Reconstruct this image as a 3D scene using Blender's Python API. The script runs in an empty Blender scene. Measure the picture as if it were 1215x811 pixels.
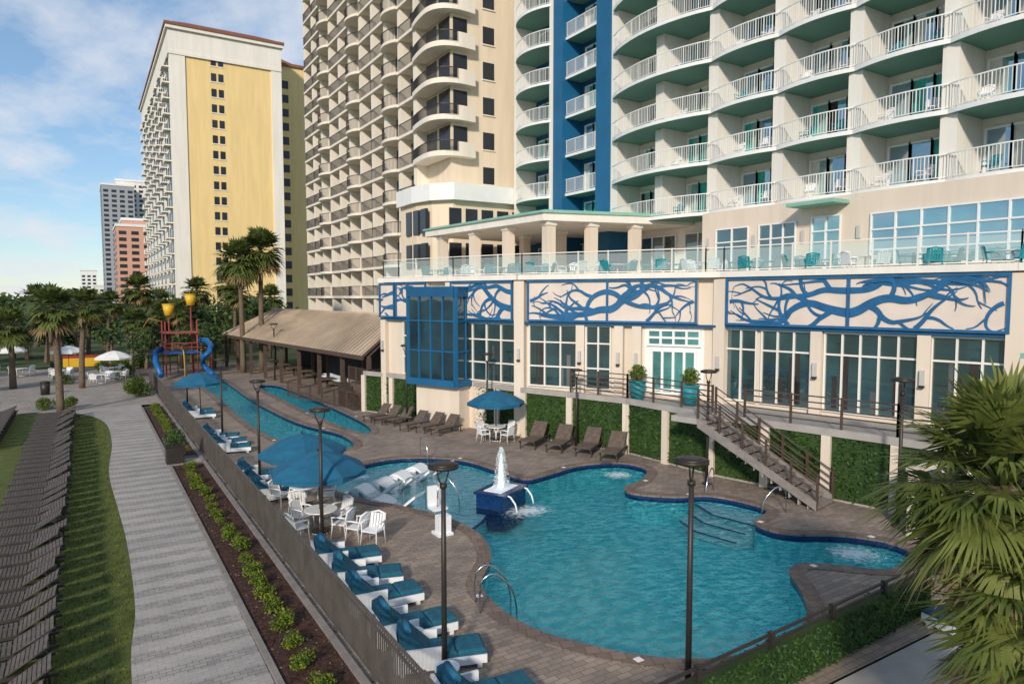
import bpy, math, random
from mathutils import Vector, Matrix
random.seed(7)
sc=bpy.context.scene
sc.view_settings.view_transform='Standard'; sc.view_settings.look='None'; sc.view_settings.exposure=0
PI=math.pi
# ---------------------------------------------------------------- materials
MATS={}
def nodes(name):
    m=bpy.data.materials.new(name); m.use_nodes=True
    nt=m.node_tree; b=nt.nodes['Principled BSDF']; MATS[name]=m
    return m,nt,b
def N(nt,t,**k):
    n=nt.nodes.new(t)
    for a,v in k.items(): setattr(n,a,v)
    return n
def mixc(nt,f,a,b,bt='MIX'):
    n=N(nt,'ShaderNodeMix',data_type='RGBA',blend_type=bt)
    for s,v in ((0,f),(6,a),(7,b)):
        if hasattr(v,'links') : nt.links.new(v,n.inputs[s])
        elif isinstance(v,(int,float)): n.inputs[s].default_value=v
        else: n.inputs[s].default_value=(*v,1) if len(v)==3 else v
    return n.outputs[2]
def coord(nt,scale=(1,1,1),rot=0):
    t=N(nt,'ShaderNodeTexCoord'); mp=N(nt,'ShaderNodeMapping')
    mp.inputs['Scale'].default_value=scale; mp.inputs['Rotation'].default_value=(0,0,rot)
    nt.links.new(t.outputs['Object'],mp.inputs[0]); return mp.outputs[0]
def noise(nt,sc_,det=3,co=None,rough=.6):
    n=N(nt,'ShaderNodeTexNoise'); n.inputs['Scale'].default_value=sc_; n.inputs['Detail'].default_value=det
    n.inputs['Roughness'].default_value=rough
    nt.links.new(co if co else coord(nt),n.inputs['Vector']); return n.outputs[0]
def ramp(nt,v,a,b):
    r=N(nt,'ShaderNodeMapRange'); r.inputs[1].default_value=a; r.inputs[2].default_value=b
    nt.links.new(v,r.inputs[0]); return r.outputs[0]
def bump(nt,b,h,s,d=.02):
    n=N(nt,'ShaderNodeBump'); n.inputs['Strength'].default_value=s; n.inputs['Distance'].default_value=d
    nt.links.new(h,n.inputs['Height']); nt.links.new(n.outputs[0],b.inputs['Normal'])
def mat(name,c,rough=.6,var=.18,scale=1.5,metal=0,bmp=.0,bs=20,spec=.4):
    m,nt,b=nodes(name)
    co=coord(nt)
    n1=noise(nt,scale,2,co); f=ramp(nt,n1,.3,.7)
    dark=tuple(x*(1-var) for x in c); lite=tuple(min(1,x*(1+var*.7)) for x in c)
    nt.links.new(mixc(nt,f,dark,lite),b.inputs['Base Color'])
    b.inputs['Roughness'].default_value=rough; b.inputs['Metallic'].default_value=metal
    b.inputs['Specular IOR Level'].default_value=spec
    if bmp: bump(nt,b,noise(nt,bs,1,co),bmp)
    return m
def stained(name,c,rough=.75,amt=.11):
    # painted stucco with faint vertical weather streaks
    m,nt,b=nodes(name)
    co=coord(nt,(1.1,1.1,.12)); f=ramp(nt,noise(nt,1.0,3,co,.65),.35,.75)
    nt.links.new(mixc(nt,f,tuple(min(1,x*1.03) for x in c),tuple(x*(1-amt) for x in c)),b.inputs['Base Color'])
    b.inputs['Roughness'].default_value=rough; b.inputs['Specular IOR Level'].default_value=.3
    return m
def brick(name,c1,c2,mortar,bw,bh,rot=0,var=.25,band=None,rough=.75,off=.5):
    m,nt,b=nodes(name)
    co=coord(nt,(1,1,1),rot)
    br=N(nt,'ShaderNodeTexBrick'); br.inputs['Scale'].default_value=1
    br.inputs['Brick Width'].default_value=bw; br.inputs['Row Height'].default_value=bh
    br.inputs['Mortar Size'].default_value=.008; br.inputs['Mortar Smooth'].default_value=.3
    br.inputs['Color1'].default_value=(*c1,1); br.inputs['Color2'].default_value=(*c2,1); br.inputs['Mortar'].default_value=(*mortar,1)
    br.offset=off
    nt.links.new(co,br.inputs[0])
    col=br.outputs[0]
    if band:
        sp=N(nt,'ShaderNodeSeparateXYZ'); nt.links.new(co,sp.inputs[0])
        ma=N(nt,'ShaderNodeMath',operation='PINGPONG'); ma.inputs[1].default_value=band; nt.links.new(sp.outputs[1],ma.inputs[0])
        f=ramp(nt,ma.outputs[0],band*.46,band*.54)
        mm=N(nt,'ShaderNodeMath',operation='MULTIPLY'); mm.inputs[1].default_value=.45; nt.links.new(f,mm.inputs[0])
        col=mixc(nt,mm.outputs[0],col,(.54,.50,.46))
    f=ramp(nt,noise(nt,.55,4),.3,.7)
    col2=mixc(nt,f,(1-var,1-var,1-var),(1.12,1.1,1.06))
    out=mixc(nt,1.0,col,col2,'MULTIPLY')
    nt.links.new(out,b.inputs['Base Color']); b.inputs['Roughness'].default_value=rough
    b.inputs['Specular IOR Level'].default_value=.3
    bump(nt,b,br.outputs[1],-.4,.01)
    return m
def glassmat(name,c,refl=.35,rough=.02,c2=None):
    m,nt,b=nodes(name)
    co=coord(nt,(.35,.35,.35))
    f=ramp(nt,noise(nt,1.3,2,co),.42,.6)
    c2=c2 or tuple(x*2.2 for x in c)
    nt.links.new(mixc(nt,f,c,c2),b.inputs['Base Color'])
    b.inputs['Roughness'].default_value=.5
    g=N(nt,'ShaderNodeBsdfGlossy'); g.inputs['Roughness'].default_value=rough; g.inputs['Color'].default_value=(.85,.97,1,1)
    bp=N(nt,'ShaderNodeBump'); bp.inputs['Strength'].default_value=.05; bp.inputs['Distance'].default_value=.05
    nt.links.new(noise(nt,.9,1),bp.inputs['Height']); nt.links.new(bp.outputs[0],g.inputs['Normal'])
    fr=N(nt,'ShaderNodeFresnel'); fr.inputs[0].default_value=1.5
    ad=N(nt,'ShaderNodeMath',operation='ADD',use_clamp=True); ad.inputs[1].default_value=refl; nt.links.new(fr.outputs[0],ad.inputs[0])
    mx=N(nt,'ShaderNodeMixShader'); nt.links.new(ad.outputs[0],mx.inputs[0]); nt.links.new(b.outputs[0],mx.inputs[1]); nt.links.new(g.outputs[0],mx.inputs[2])
    nt.links.new(mx.outputs[0],nt.nodes['Material Output'].inputs[0]); return m
def leafmat(name,c1,c2,scale=3,rough=.6,trans=.25):
    m,nt,b=nodes(name)
    f=ramp(nt,noise(nt,scale,2),.3,.7)
    col=mixc(nt,f,c1,c2); nt.links.new(col,b.inputs['Base Color']); b.inputs['Roughness'].default_value=rough
    b.inputs['Specular IOR Level'].default_value=.25
    if trans:
        t=N(nt,'ShaderNodeBsdfTranslucent'); nt.links.new(col,t.inputs[0])
        mx=N(nt,'ShaderNodeMixShader'); mx.inputs[0].default_value=trans
        nt.links.new(b.outputs[0],mx.inputs[1]); nt.links.new(t.outputs[0],mx.inputs[2]); nt.links.new(mx.outputs[0],nt.nodes['Material Output'].inputs[0])
    return m
stained('cream',(.72,.62,.51)); stained('offwhite',(.80,.76,.69)); stained('midbeige',(.78,.66,.50)); stained('midwhite',(.82,.75,.64))
stained('yellow',(.84,.63,.29)); stained('yelwhite',(.82,.78,.70))
mat('white',(.82,.82,.80),.5,.05,.8)
mat('whiteplastic',(.82,.83,.84),.35,.03,2)
mat('blue',(.012,.12,.26),.45,.12,.5)
mat('deepblue',(.012,.09,.20),.4,.15,1)
mat('muralblue',(.018,.12,.27),.5,.2,2)
mat('muralbg',(.70,.60,.52),.75,.08,1)
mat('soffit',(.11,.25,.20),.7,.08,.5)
mat('greentrim',(.24,.47,.38),.5,.1,1)
mat('rooftile',(.25,.10,.06),.8,.2,2)
mat('bronze',(.045,.038,.033),.45,.2,3,metal=.3)
mat('fence',(.12,.105,.095),.5,.2,2,metal=.2)
mat('railbrown',(.09,.06,.045),.5,.2,3)
mat('umb',(.012,.115,.21),.8,.15,3,bmp=.1)
mat('cushion',(.014,.105,.165),.85,.3,5,bmp=.2)
mat('brown',(.06,.045,.035),.7,.3,6)
mat('brownslat',(.12,.09,.07),.7,.3,6)
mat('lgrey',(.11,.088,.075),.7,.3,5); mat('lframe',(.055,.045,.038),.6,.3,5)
mat('concrete',(.38,.35,.32),.85,.15,1.2,bmp=.2)
mat('kerb',(.25,.22,.20),.85,.2,3)
mat('mulch',(.065,.030,.02),.95,.6,9,bmp=1,bs=30)
mat('grass',(.10,.125,.025),.95,.35,2.5,bmp=1,bs=45)
mat('ground',(.07,.10,.035),.95,.4,.15)
mat('trunk',(.15,.11,.075),.9,.35,8,bmp=.6,bs=12)
mat('roofmetal',(.46,.36,.26),.6,.25,.35,metal=.0)
mat('tile',(.008,.035,.12),.2,.35,8)
mat('grey',(.33,.35,.38),.7,.05,.05); mat('pink',(.62,.34,.24),.8,.05,.1)
mat('darkwin',(.03,.035,.045),.25,.3,.2); mat('darkin',(.035,.03,.028),.8,.3,1); mat('midwin',(.10,.11,.115),.25,.6,.35)
mat('teal',(.01,.27,.32),.5,.2,2); mat('steel',(.6,.6,.6),.2,.1,2,metal=1)
mat('play_y',(.72,.44,.03),.4,.08,1); mat('play_r',(.32,.05,.04),.4,.08,1); mat('play_b',(.01,.11,.34),.4,.1,1); mat('play_o',(.42,.16,.05),.4,.1,1)
mat('lampglass',(.5,.5,.48),.3,.05,1)
mat('foamjet',(.88,.94,.96),.5,.03,6,bmp=.5,bs=18)
mat('curtain',(.04,.40,.34),.8,.25,1.5); mat('sheer',(.60,.61,.56),.8,.15,2)
brick('deck',(.375,.30,.245),(.25,.205,.175),(.13,.11,.10),.32,.16,.0,.3)
brick('path',(.40,.37,.345),(.30,.28,.26),(.16,.15,.14),.24,.12,0,.2,band=.42)
brick('plaza',(.40,.36,.32),(.30,.27,.245),(.15,.13,.12),.3,.2,.5,.2)
brick('coping',(.25,.185,.15),(.17,.13,.11),(.07,.05,.05),.3,.3,.4,.2)
glassmat('glass',(.010,.032,.038),.16)
glassmat('glassteal',(.03,.19,.20),.36,c2=(.07,.36,.35))
glassmat('glassblue',(.02,.13,.21),.34,c2=(.05,.23,.31))
glassmat('glassbay',(.004,.02,.035),.10,c2=(.01,.05,.07))
leafmat('leaf',(.04,.07,.02),(.10,.14,.04),.4,trans=0)
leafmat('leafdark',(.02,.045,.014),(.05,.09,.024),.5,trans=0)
leafmat('hedge',(.02,.055,.012),(.05,.115,.022),3,trans=0)
leafmat('shrub',(.10,.16,.015),(.28,.32,.03),6)
leafmat('palm',(.06,.09,.024),(.16,.20,.055),1.0,.45)
leafmat('palmnear',(.075,.11,.025),(.25,.28,.075),1.6,.4,.3)
leafmat('palmdry',(.22,.15,.07),(.32,.24,.12),3)
# glass rail
m,nt,b=nodes('railglass'); b.inputs['Base Color'].default_value=(.80,.88,.87,1); b.inputs['Roughness'].default_value=.03
tr=N(nt,'ShaderNodeBsdfTransparent'); tr.inputs[0].default_value=(.93,.97,.96,1); mx=N(nt,'ShaderNodeMixShader'); mx.inputs[0].default_value=.84
nt.links.new(b.outputs[0],mx.inputs[1]); nt.links.new(tr.outputs[0],mx.inputs[2]); nt.links.new(mx.outputs[0],nt.nodes['Material Output'].inputs[0])
# water surface
m,nt,b=nodes('water')
tr=N(nt,'ShaderNodeBsdfTransparent'); tr.inputs[0].default_value=(.96,1,1,1)
g=N(nt,'ShaderNodeBsdfGlossy'); g.inputs['Roughness'].default_value=.02
h=noise(nt,3.4,3,coord(nt,(1,1.3,1),.4),.6); bp=N(nt,'ShaderNodeBump'); bp.inputs['Strength'].default_value=1.0; bp.inputs['Distance'].default_value=.17
nt.links.new(h,bp.inputs['Height']); nt.links.new(bp.outputs[0],g.inputs['Normal'])
fr=N(nt,'ShaderNodeFresnel'); fr.inputs[0].default_value=1.33; nt.links.new(bp.outputs[0],fr.inputs['Normal'])
mx=N(nt,'ShaderNodeMixShader'); nt.links.new(fr.outputs[0],mx.inputs[0]); nt.links.new(tr.outputs[0],mx.inputs[1]); nt.links.new(g.outputs[0],mx.inputs[2])
nt.links.new(mx.outputs[0],nt.nodes['Material Output'].inputs[0])
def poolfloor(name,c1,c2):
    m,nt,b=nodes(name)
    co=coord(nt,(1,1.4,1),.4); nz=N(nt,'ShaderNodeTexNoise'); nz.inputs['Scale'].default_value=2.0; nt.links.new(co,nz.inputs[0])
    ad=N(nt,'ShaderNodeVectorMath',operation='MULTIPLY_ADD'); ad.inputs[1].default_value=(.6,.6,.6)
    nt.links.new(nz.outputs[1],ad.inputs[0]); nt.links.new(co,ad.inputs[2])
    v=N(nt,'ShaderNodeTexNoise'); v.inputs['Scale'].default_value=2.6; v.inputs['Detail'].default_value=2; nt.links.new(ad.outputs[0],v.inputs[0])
    f=ramp(nt,v.outputs[0],.40,.62)  # caustic light ripples, painted into the pool floor colour
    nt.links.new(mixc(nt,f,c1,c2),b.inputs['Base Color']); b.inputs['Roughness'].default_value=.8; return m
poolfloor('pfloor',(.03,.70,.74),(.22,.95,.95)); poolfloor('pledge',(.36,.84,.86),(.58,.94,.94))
# foam
m,nt,b=nodes('foam'); b.inputs['Base Color'].default_value=(.85,.93,.95,1); b.inputs['Roughness'].default_value=.6
tc=N(nt,'ShaderNodeTexCoord'); ln=N(nt,'ShaderNodeVectorMath',operation='LENGTH'); nt.links.new(tc.outputs['Object'],ln.inputs[0])
nn=noise(nt,5,5,tc.outputs['Object'],.7); s1=N(nt,'ShaderNodeMath',operation='MULTIPLY'); s1.inputs[1].default_value=.35; nt.links.new(ln.outputs['Value'],s1.inputs[0])
s2=N(nt,'ShaderNodeMath',operation='SUBTRACT'); nt.links.new(nn,s2.inputs[0]); nt.links.new(s1.outputs[0],s2.inputs[1])
f=ramp(nt,s2.outputs[0],.22,.42); mm=N(nt,'ShaderNodeMath',operation='MULTIPLY'); mm.inputs[1].default_value=.7; nt.links.new(f,mm.inputs[0])
tr=N(nt,'ShaderNodeBsdfTransparent'); mx=N(nt,'ShaderNodeMixShader'); nt.links.new(mm.outputs[0],mx.inputs[0]); nt.links.new(tr.outputs[0],mx.inputs[1]); nt.links.new(b.outputs[0],mx.inputs[2]); nt.links.new(mx.outputs[0],nt.nodes['Material Output'].inputs[0])

# ---------------------------------------------------------------- mesh builder
class MB:
    def __init__(s): s.v=[];s.f=[];s.m=[];s.names=[];s.sm=[]
    def mi(s,n):
        if n not in s.names: s.names.append(n)
        return s.names.index(n)
    def face(s,pts,m,smooth=False):
        i=len(s.v); s.v+=[tuple(p) for p in pts]; s.f.append(tuple(range(i,i+len(pts)))); s.m.append(s.mi(m)); s.sm.append(smooth)
    def hexa(s,p,m,mb=None):
        i=len(s.v); s.v+=[tuple(q) for q in p]
        for k,f in enumerate(((3,2,1,0),(4,5,6,7),(0,1,5,4),(1,2,6,5),(2,3,7,6),(3,0,4,7))):
            s.f.append(tuple(i+a for a in f)); s.m.append(s.mi(mb if (mb and k==0) else m)); s.sm.append(False)
    def box(s,x0,x1,y0,y1,z0,z1,m,mb=None):
        s.hexa([(x0,y0,z0),(x1,y0,z0),(x1,y1,z0),(x0,y1,z0),(x0,y0,z1),(x1,y0,z1),(x1,y1,z1),(x0,y1,z1)],m,mb)
    def ob(s,P,Q,z0,z1,o0,o1,m,mb=None,a=0,b=1):
        dx,dy=Q[0]-P[0],Q[1]-P[1]; L=math.hypot(dx,dy); nx,ny=dy/L,-dx/L
        A=(P[0]+dx*a,P[1]+dy*a); B=(P[0]+dx*b,P[1]+dy*b)
        c=[(A[0]+nx*o1,A[1]+ny*o1),(B[0]+nx*o1,B[1]+ny*o1),(B[0]+nx*o0,B[1]+ny*o0),(A[0]+nx*o0,A[1]+ny*o0)]
        s.hexa([(x,y,z0) for x,y in c]+[(x,y,z1) for x,y in c],m,mb)
    def prism(s,poly,z0,z1,m,mb=None,mt=None):
        n=len(poly); i=len(s.v); s.v+=[(x,y,z0) for x,y in poly]+[(x,y,z1) for x,y in poly]
        for k in range(n):
            s.f.append((i+k,i+(k+1)%n,i+n+(k+1)%n,i+n+k)); s.m.append(s.mi(m)); s.sm.append(False)
        s.f.append(tuple(i+n+k for k in range(n))); s.m.append(s.mi(mt or m)); s.sm.append(False)
        s.f.append(tuple(i+n-1-k for k in range(n))); s.m.append(s.mi(mb or m)); s.sm.append(False)
    def tube(s,path,r,m,n=8,cap=True):
        path=[Vector(p) for p in path]; rings=[]
        for k,p in enumerate(path):
            t=(path[min(k+1,len(path)-1)]-path[max(k-1,0)]).normalized()
            a=t.cross(Vector((0,0,1)));
            if a.length<.05: a=t.cross(Vector((1,0,0)))
            a.normalize(); b=t.cross(a).normalized(); rr=r[k] if isinstance(r,(list,tuple)) else r
            i=len(s.v); rings.append(i)
            for j in range(n):
                an=2*PI*j/n; s.v.append(tuple(p+a*math.cos(an)*rr+b*math.sin(an)*rr))
        for k in range(len(path)-1):
            for j in range(n):
                s.f.append((rings[k]+j,rings[k]+(j+1)%n,rings[k+1]+(j+1)%n,rings[k+1]+j)); s.m.append(s.mi(m)); s.sm.append(n>5)
        if cap:
            s.f.append(tuple(rings[-1]+j for j in range(n))); s.m.append(s.mi(m)); s.sm.append(False)
            s.f.append(tuple(rings[0]+n-1-j for j in range(n))); s.m.append(s.mi(m)); s.sm.append(False)
    def cyl(s,x,y,z0,z1,r,m,n=12,r2=None): s.tube([(x,y,z0),(x,y,z1)],[r,r if r2 is None else r2],m,n)
    def mesh(s,name):
        me=bpy.data.meshes.new(name); me.from_pydata(s.v,[],s.f); 
        for n in s.names: me.materials.append(MATS[n])
        me.polygons.foreach_set('material_index',s.m); me.polygons.foreach_set('use_smooth',s.sm); me.update(); return me
    def build(s,name,loc=(0,0,0),parent=None):
        o=bpy.data.objects.new(name,s.mesh(name)); o.location=loc; sc.collection.objects.link(o)
        if parent: o.parent=parent
        return o
def inst(name,me,x,y,z=0,rot=0,s=1,tilt=(0,0)):
    o=bpy.data.objects.new(name,me); o.location=(x,y,z); o.rotation_euler=(tilt[0],tilt[1],rot); o.scale=(s,s,s) if not isinstance(s,tuple) else s
    sc.collection.objects.link(o); return o
def smooth(pts,k=6,closed=True):
    n=len(pts); out=[]
    rng=range(n) if closed else range(n-1)
    for i in rng:
        g=lambda j: pts[j%n] if closed else pts[max(0,min(n-1,j))]
        p0,p1,p2,p3=g(i-1),g(i),g(i+1),g(i+2)
        for j in range(k):
            t=j/k; out.append(tuple(.5*((2*p1[a])+(-p0[a]+p2[a])*t+(2*p0[a]-5*p1[a]+4*p2[a]-p3[a])*t*t+(-p0[a]+3*p1[a]-3*p2[a]+p3[a])*t**3) for a in (0,1)))
    if not closed: out.append(tuple(pts[-1]))
    return out
def area(p): return .5*sum(p[i][0]*p[(i+1)%len(p)][1]-p[(i+1)%len(p)][0]*p[i][1] for i in range(len(p)))
def offset(p,d):
    s=1 if area(p)>0 else -1; n=len(p); out=[]
    for i in range(n):
        a=p[(i-1)%n];b=p[(i+1)%n]; dx,dy=b[0]-a[0],b[1]-a[1]; L=math.hypot(dx,dy) or 1
        out.append((p[i][0]+s*d*dy/L,p[i][1]-s*d*dx/L))
    return out
def sheet(name,outer,holes,z,m):
    cu=bpy.data.curves.new(name+'_c','CURVE'); cu.dimensions='2D'; cu.fill_mode='BOTH'
    for poly in [outer]+holes:
        sp=cu.splines.new('POLY'); sp.points.add(len(poly)-1); sp.use_cyclic_u=True
        for i,p in enumerate(poly): sp.points[i].co=(p[0],p[1],0,1)
    ob=bpy.data.objects.new('tmp',cu); sc.collection.objects.link(ob)
    bpy.context.view_layer.update()
    me=bpy.data.meshes.new_from_object(ob.evaluated_get(bpy.context.evaluated_depsgraph_get()))
    bpy.data.objects.remove(ob); me.name=name; me.materials.clear(); me.materials.append(MATS[m])
    for p in me.polygons: p.material_index=0
    o=bpy.data.objects.new(name,me); o.location=(0,0,z); sc.collection.objects.link(o); return o

# ---------------------------------------------------------------- ground & pools
pool=smooth([(13.8,26.6),(14.3,24.2),(14.5,22.3),(16.1,22.5),(17.8,22.9),(19.5,22.3),(19.7,20.9),(18.3,19.7),(17.1,19.3),(16.8,18.5),(17.8,17.4),(18.9,16.9),(19.4,15.7),(19.3,14.6),(18.0,14.1),(17.7,13.4),(18.0,12.7),(19.2,11.8),(19.8,10.6),(19.1,9.6),(17.7,9.7),(16.4,11.0),(15.5,11.0),(14.7,10.1),(13.8,9.3),(12.7,8.8),(11.5,8.7),(10.2,9.1),(9.2,9.9),(8.5,10.9),(8.0,12.0),(7.9,13.3),(8.2,14.6),(9.3,16.0),(9.9,17.7),(9.8,19.6),(9.0,21.6),(8.0,23.5),(7.6,25.3),(8.4,26.9),(9.7,27.9),(11.8,28.2)],4)
riv1=smooth([(7.8,63.6),(9.8,63.8),(9.7,49.5),(10.1,39.8),(11.2,34.8),(10.7,31.5),(9.2,31.8),(8.0,35.1),(7.6,41.4),(7.8,53.1)],4)
riv2=smooth([(11.6,57),(13.0,57.2),(13.4,51),(13.5,43),(13.3,36.8),(12.5,34.2),(11.9,36),(11.6,42.2),(11.5,50)],4)
gr=MB()
B=1500; hx0,hx1,hy0,hy1=7.0,20.4,8.0,65
for a in [(-B,hx0,-B,B),(hx1,B,-B,B),(hx0,hx1,-B,hy0),(hx0,hx1,hy1,B)]:
    gr.face([(a[0],a[2],-.15),(a[1],a[2],-.15),(a[1],a[3],-.15),(a[0],a[3],-.15)],'ground')
gr.build('ground')
deck_o=[(4.2,7.3),(24,7.3),(24,12),(22,24),(20.5,29.5),(18,36),(18,46),(18,80),(4.2,80)]
sheet('pool_deck_pavement',deck_o,[pool,riv1,riv2],0,'deck')
for nm,p,dep in (('swimming_pool',pool,-.95),('lazy_river',riv1,-.7),('lazy_river',riv2,-.7)):
    sheet(nm+'_water',p,[],-.13,'water')
    b=MB(); n=len(p); o1=offset(p,.38); o0=offset(p,-.02)
    for i in range(n):
        j=(i+1)%n
        b.face([(*p[i],-.22),(*p[j],-.22),(*p[j],.0),(*p[i],.0)],'tile')
        b.face([(*p[i],dep),(*p[j],dep),(*p[j],-.22),(*p[i],-.22)],'pfloor')
        b.face([(*o0[i],.03),(*o0[j],.03),(*o1[j],.03),(*o1[i],.03)],'coping')
        b.face([(*o0[i],-.03),(*o0[j],-.03),(*o0[j],.03),(*o0[i],.03)],'coping')
        b.face([(*o1[i],-.03),(*o1[j],-.03),(*o1[j],.03),(*o1[i],.03)],'coping')
    for i in range(0,n,14):
        c=((o0[i][0]+o1[i][0])/2,(o0[i][1]+o1[i][1])/2); b.box(c[0]-.08,c[0]+.08,c[1]-.08,c[1]+.08,.03,.036,'white')
    par=b.build(nm+'_basin')
    f=sheet('floor',p,[],dep,'pfloor'); f.parent=par
    if nm=='swimming_pool': POOL=par
b=MB()
led=[(14.9,30),(14.9,23.2),(13.9,22.4),(13.1,21.8),(12.2,20.8),(11,19.6),(9.6,18.6),(8.6,18.2),(7.3,20),(7.2,30)]
b.prism(led,-.94,-.34,'pledge')
for i in range(2,7): 
    P,Q=led[i],led[i+1]; b.ob(Q,P,-.335,-.325,0,.14,'tile')
for k in range(3):
    w=.45*(k+1); z=-.30-.2*k
    st=[(20,17.6),(19.0-w,17.1-w*.1),(18.6-w,15.9),(18.9-w,14.4),(20,14)]
    b.prism(st,-.93+.002*k,z,'pledge')
    for q in (1,2): b.ob(st[q+1],st[q],z+.004,z+.01,-.10,-.0,'tile')
o=b.build('pool_steps',parent=POOL)
def foam(x,y,r,sx=1):
    b=MB(); n=20
    b.face([(math.cos(2*PI*i/n)*1.5,math.sin(2*PI*i/n)*1.5,0) for i in range(n)],'foam')
    o=b.build('bubbling_water',(x,y,-.115)); o.scale=(r*sx,r,1)
foam(18.4,21.2,.75); foam(18.4,11.0,.9); foam(12.6,19.2,.8,1.3); foam(9.3,26.5,.5)

# lawn, path, bed
pathL=smooth([(0.5,5),(0.5,14.2),(0.75,17.8),(0.8,22.9),(0.7,27),(0.6,32.3),(0.9,39),(0.7,45.5),(-0.6,49.6),(-3,51.5)],6,False)
path=[(2.75,5)]+[(2.8,30),(2.95,51.5)]+pathL[::-1]
sheet('lawn',[(-9,4)]+pathL+[(-9,51.5)],[],-.03,'grass')
sheet('walking_path',path,[],0,'path')
sheet('plaza_pavement',[(-14,51.5),(4.1,51.5),(4.2,82),(-14,82)],[],0.0,'plaza')
b=MB()
b.face([(2.9,5,.02),(4.1,5,.02),(4.1,32,.02),(2.9,32,.02)],'mulch'); b.face([(3.0,33.4,.02),(4.1,33.4,.02),(4.1,50,.02),(3.1,50,.02)],'mulch')
random.seed(21)
for _ in range(2600):
    x,y=random.uniform(2.92,4.08),random.uniform(5,32); s_=random.uniform(.02,.05); a=random.random()*6.28; c,d=math.cos(a)*s_,math.sin(a)*s_
    b.face([(x-c,y-d,.03),(x+d*.3,y-c*.3,.05),(x+c,y+d,.035),(x-d*.3,y+c*.3,.028)],'trunk' if random.random()<.2 else 'mulch')
b.build('planting_bed')
b=MB()
for _ in range(16000):
    y=6+44*random.random()**1.6; x=random.uniform(-.75,.72 if y<48 else -.5); h=random.uniform(.03,.07); a=random.random()*6.28; c,d=math.cos(a)*.012,math.sin(a)*.012
    if x>.45 and y<16: continue
    b.face([(x-c,y-d,-.03),(x+c,y+d,-.03),(x+random.uniform(-.03,.03),y+random.uniform(-.03,.03),-.03+h)],'shrub' if random.random()<.12 else 'grass')
b.build('grass')
b=MB()
b.box(2.78,2.9,5,32,-.1,.07,'kerb'); b.box(2.9,4.1,31.95,32.07,-.1,.07,'kerb'); b.box(2.85,2.97,33.4,50,-.1,.07,'kerb'); b.box(2.97,4.1,33.3,33.4,-.1,.07,'kerb'); b.box(4.1,4.24,5,64,-.1,.09,'kerb')
b.face([(2.8,32.07,.004),(4.1,32.07,.004),(4.1,33.3,.004),(2.8,33.3,.004)],'concrete')
b.build('kerb')
sheet('service_path',[(4.3,-4),(30,-4),(30,7.25),(4.3,7.25)],[],0,'concrete')

# ---------------------------------------------------------------- foliage helpers
def leaf(b,c,size,m,up=.3):
    n=Vector((random.gauss(0,1),random.gauss(0,1),random.gauss(0,1)+up)).normalized()
    a=n.orthogonal().normalized(); t=random.random()*6.28; a=Matrix.Rotation(t,3,n)@a; c2=n.cross(a)
    l=size*random.uniform(.7,1.3); w=l*.45; c=Vector(c)
    b.face([c-a*l*.5,c+c2*w*.5,c+a*l*.5,c-c2*w*.5],m)
def blob(b,cx,cy,cz,rx,ry,rz,n,size,mats):
    for _ in range(n):
        d=Vector((random.gauss(0,1),random.gauss(0,1),random.gauss(0,1))).normalized()*(random.random()**.35)
        leaf(b,(cx+d.x*rx,cy+d.y*ry,max(.03,cz+d.z*rz)),size,random.choice(mats))
def shrub_mesh(r,n,size,mats):
    b=MB()
    for k in range(5):
        a=random.random()*6.28; q=r*.45
        blob(b,math.cos(a)*q,math.sin(a)*q,r*random.uniform(.4,.8),r*.6,r*.6,r*.5,n//5,size,mats)
    b.tube([(0,0,0),(0,0,r*.5)],[.03,.02],'trunk',5)
    return b.mesh('shrub')
SH=[shrub_mesh(.30,420,.075,['shrub','shrub','shrub','hedge']) for _ in range(3)]
y=6.5
while y<31.5:
    inst('shrub',random.choice(SH),3.42+random.uniform(-.08,.08),y,.02,random.random()*6,random.uniform(.7,1.1)); y+=random.uniform(.78,1.0)
y=34.2
while y<49.5:
    inst('shrub',random.choice(SH),3.55,y,.02,random.random()*6,random.uniform(.8,1.25)); y+=1.0
BS=shrub_mesh(.8,1600,.13,['hedge','leaf','shrub'])
for x,y,s in ((3.1,56,1.2),(3.4,58.5,1),(-7,56,1.1),(-8,53,1),(-9,60,1.4),(3,61.5,1),(-1.6,67,1),(2.8,70,1.2),(1.5,75,1.2),(3.2,77,1.6),(4.6,78,1.5),(-1.2,52.3,.8),(-2.4,52.5,.8)): inst('bush',BS,x,y,0,random.random()*6,s)
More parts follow.
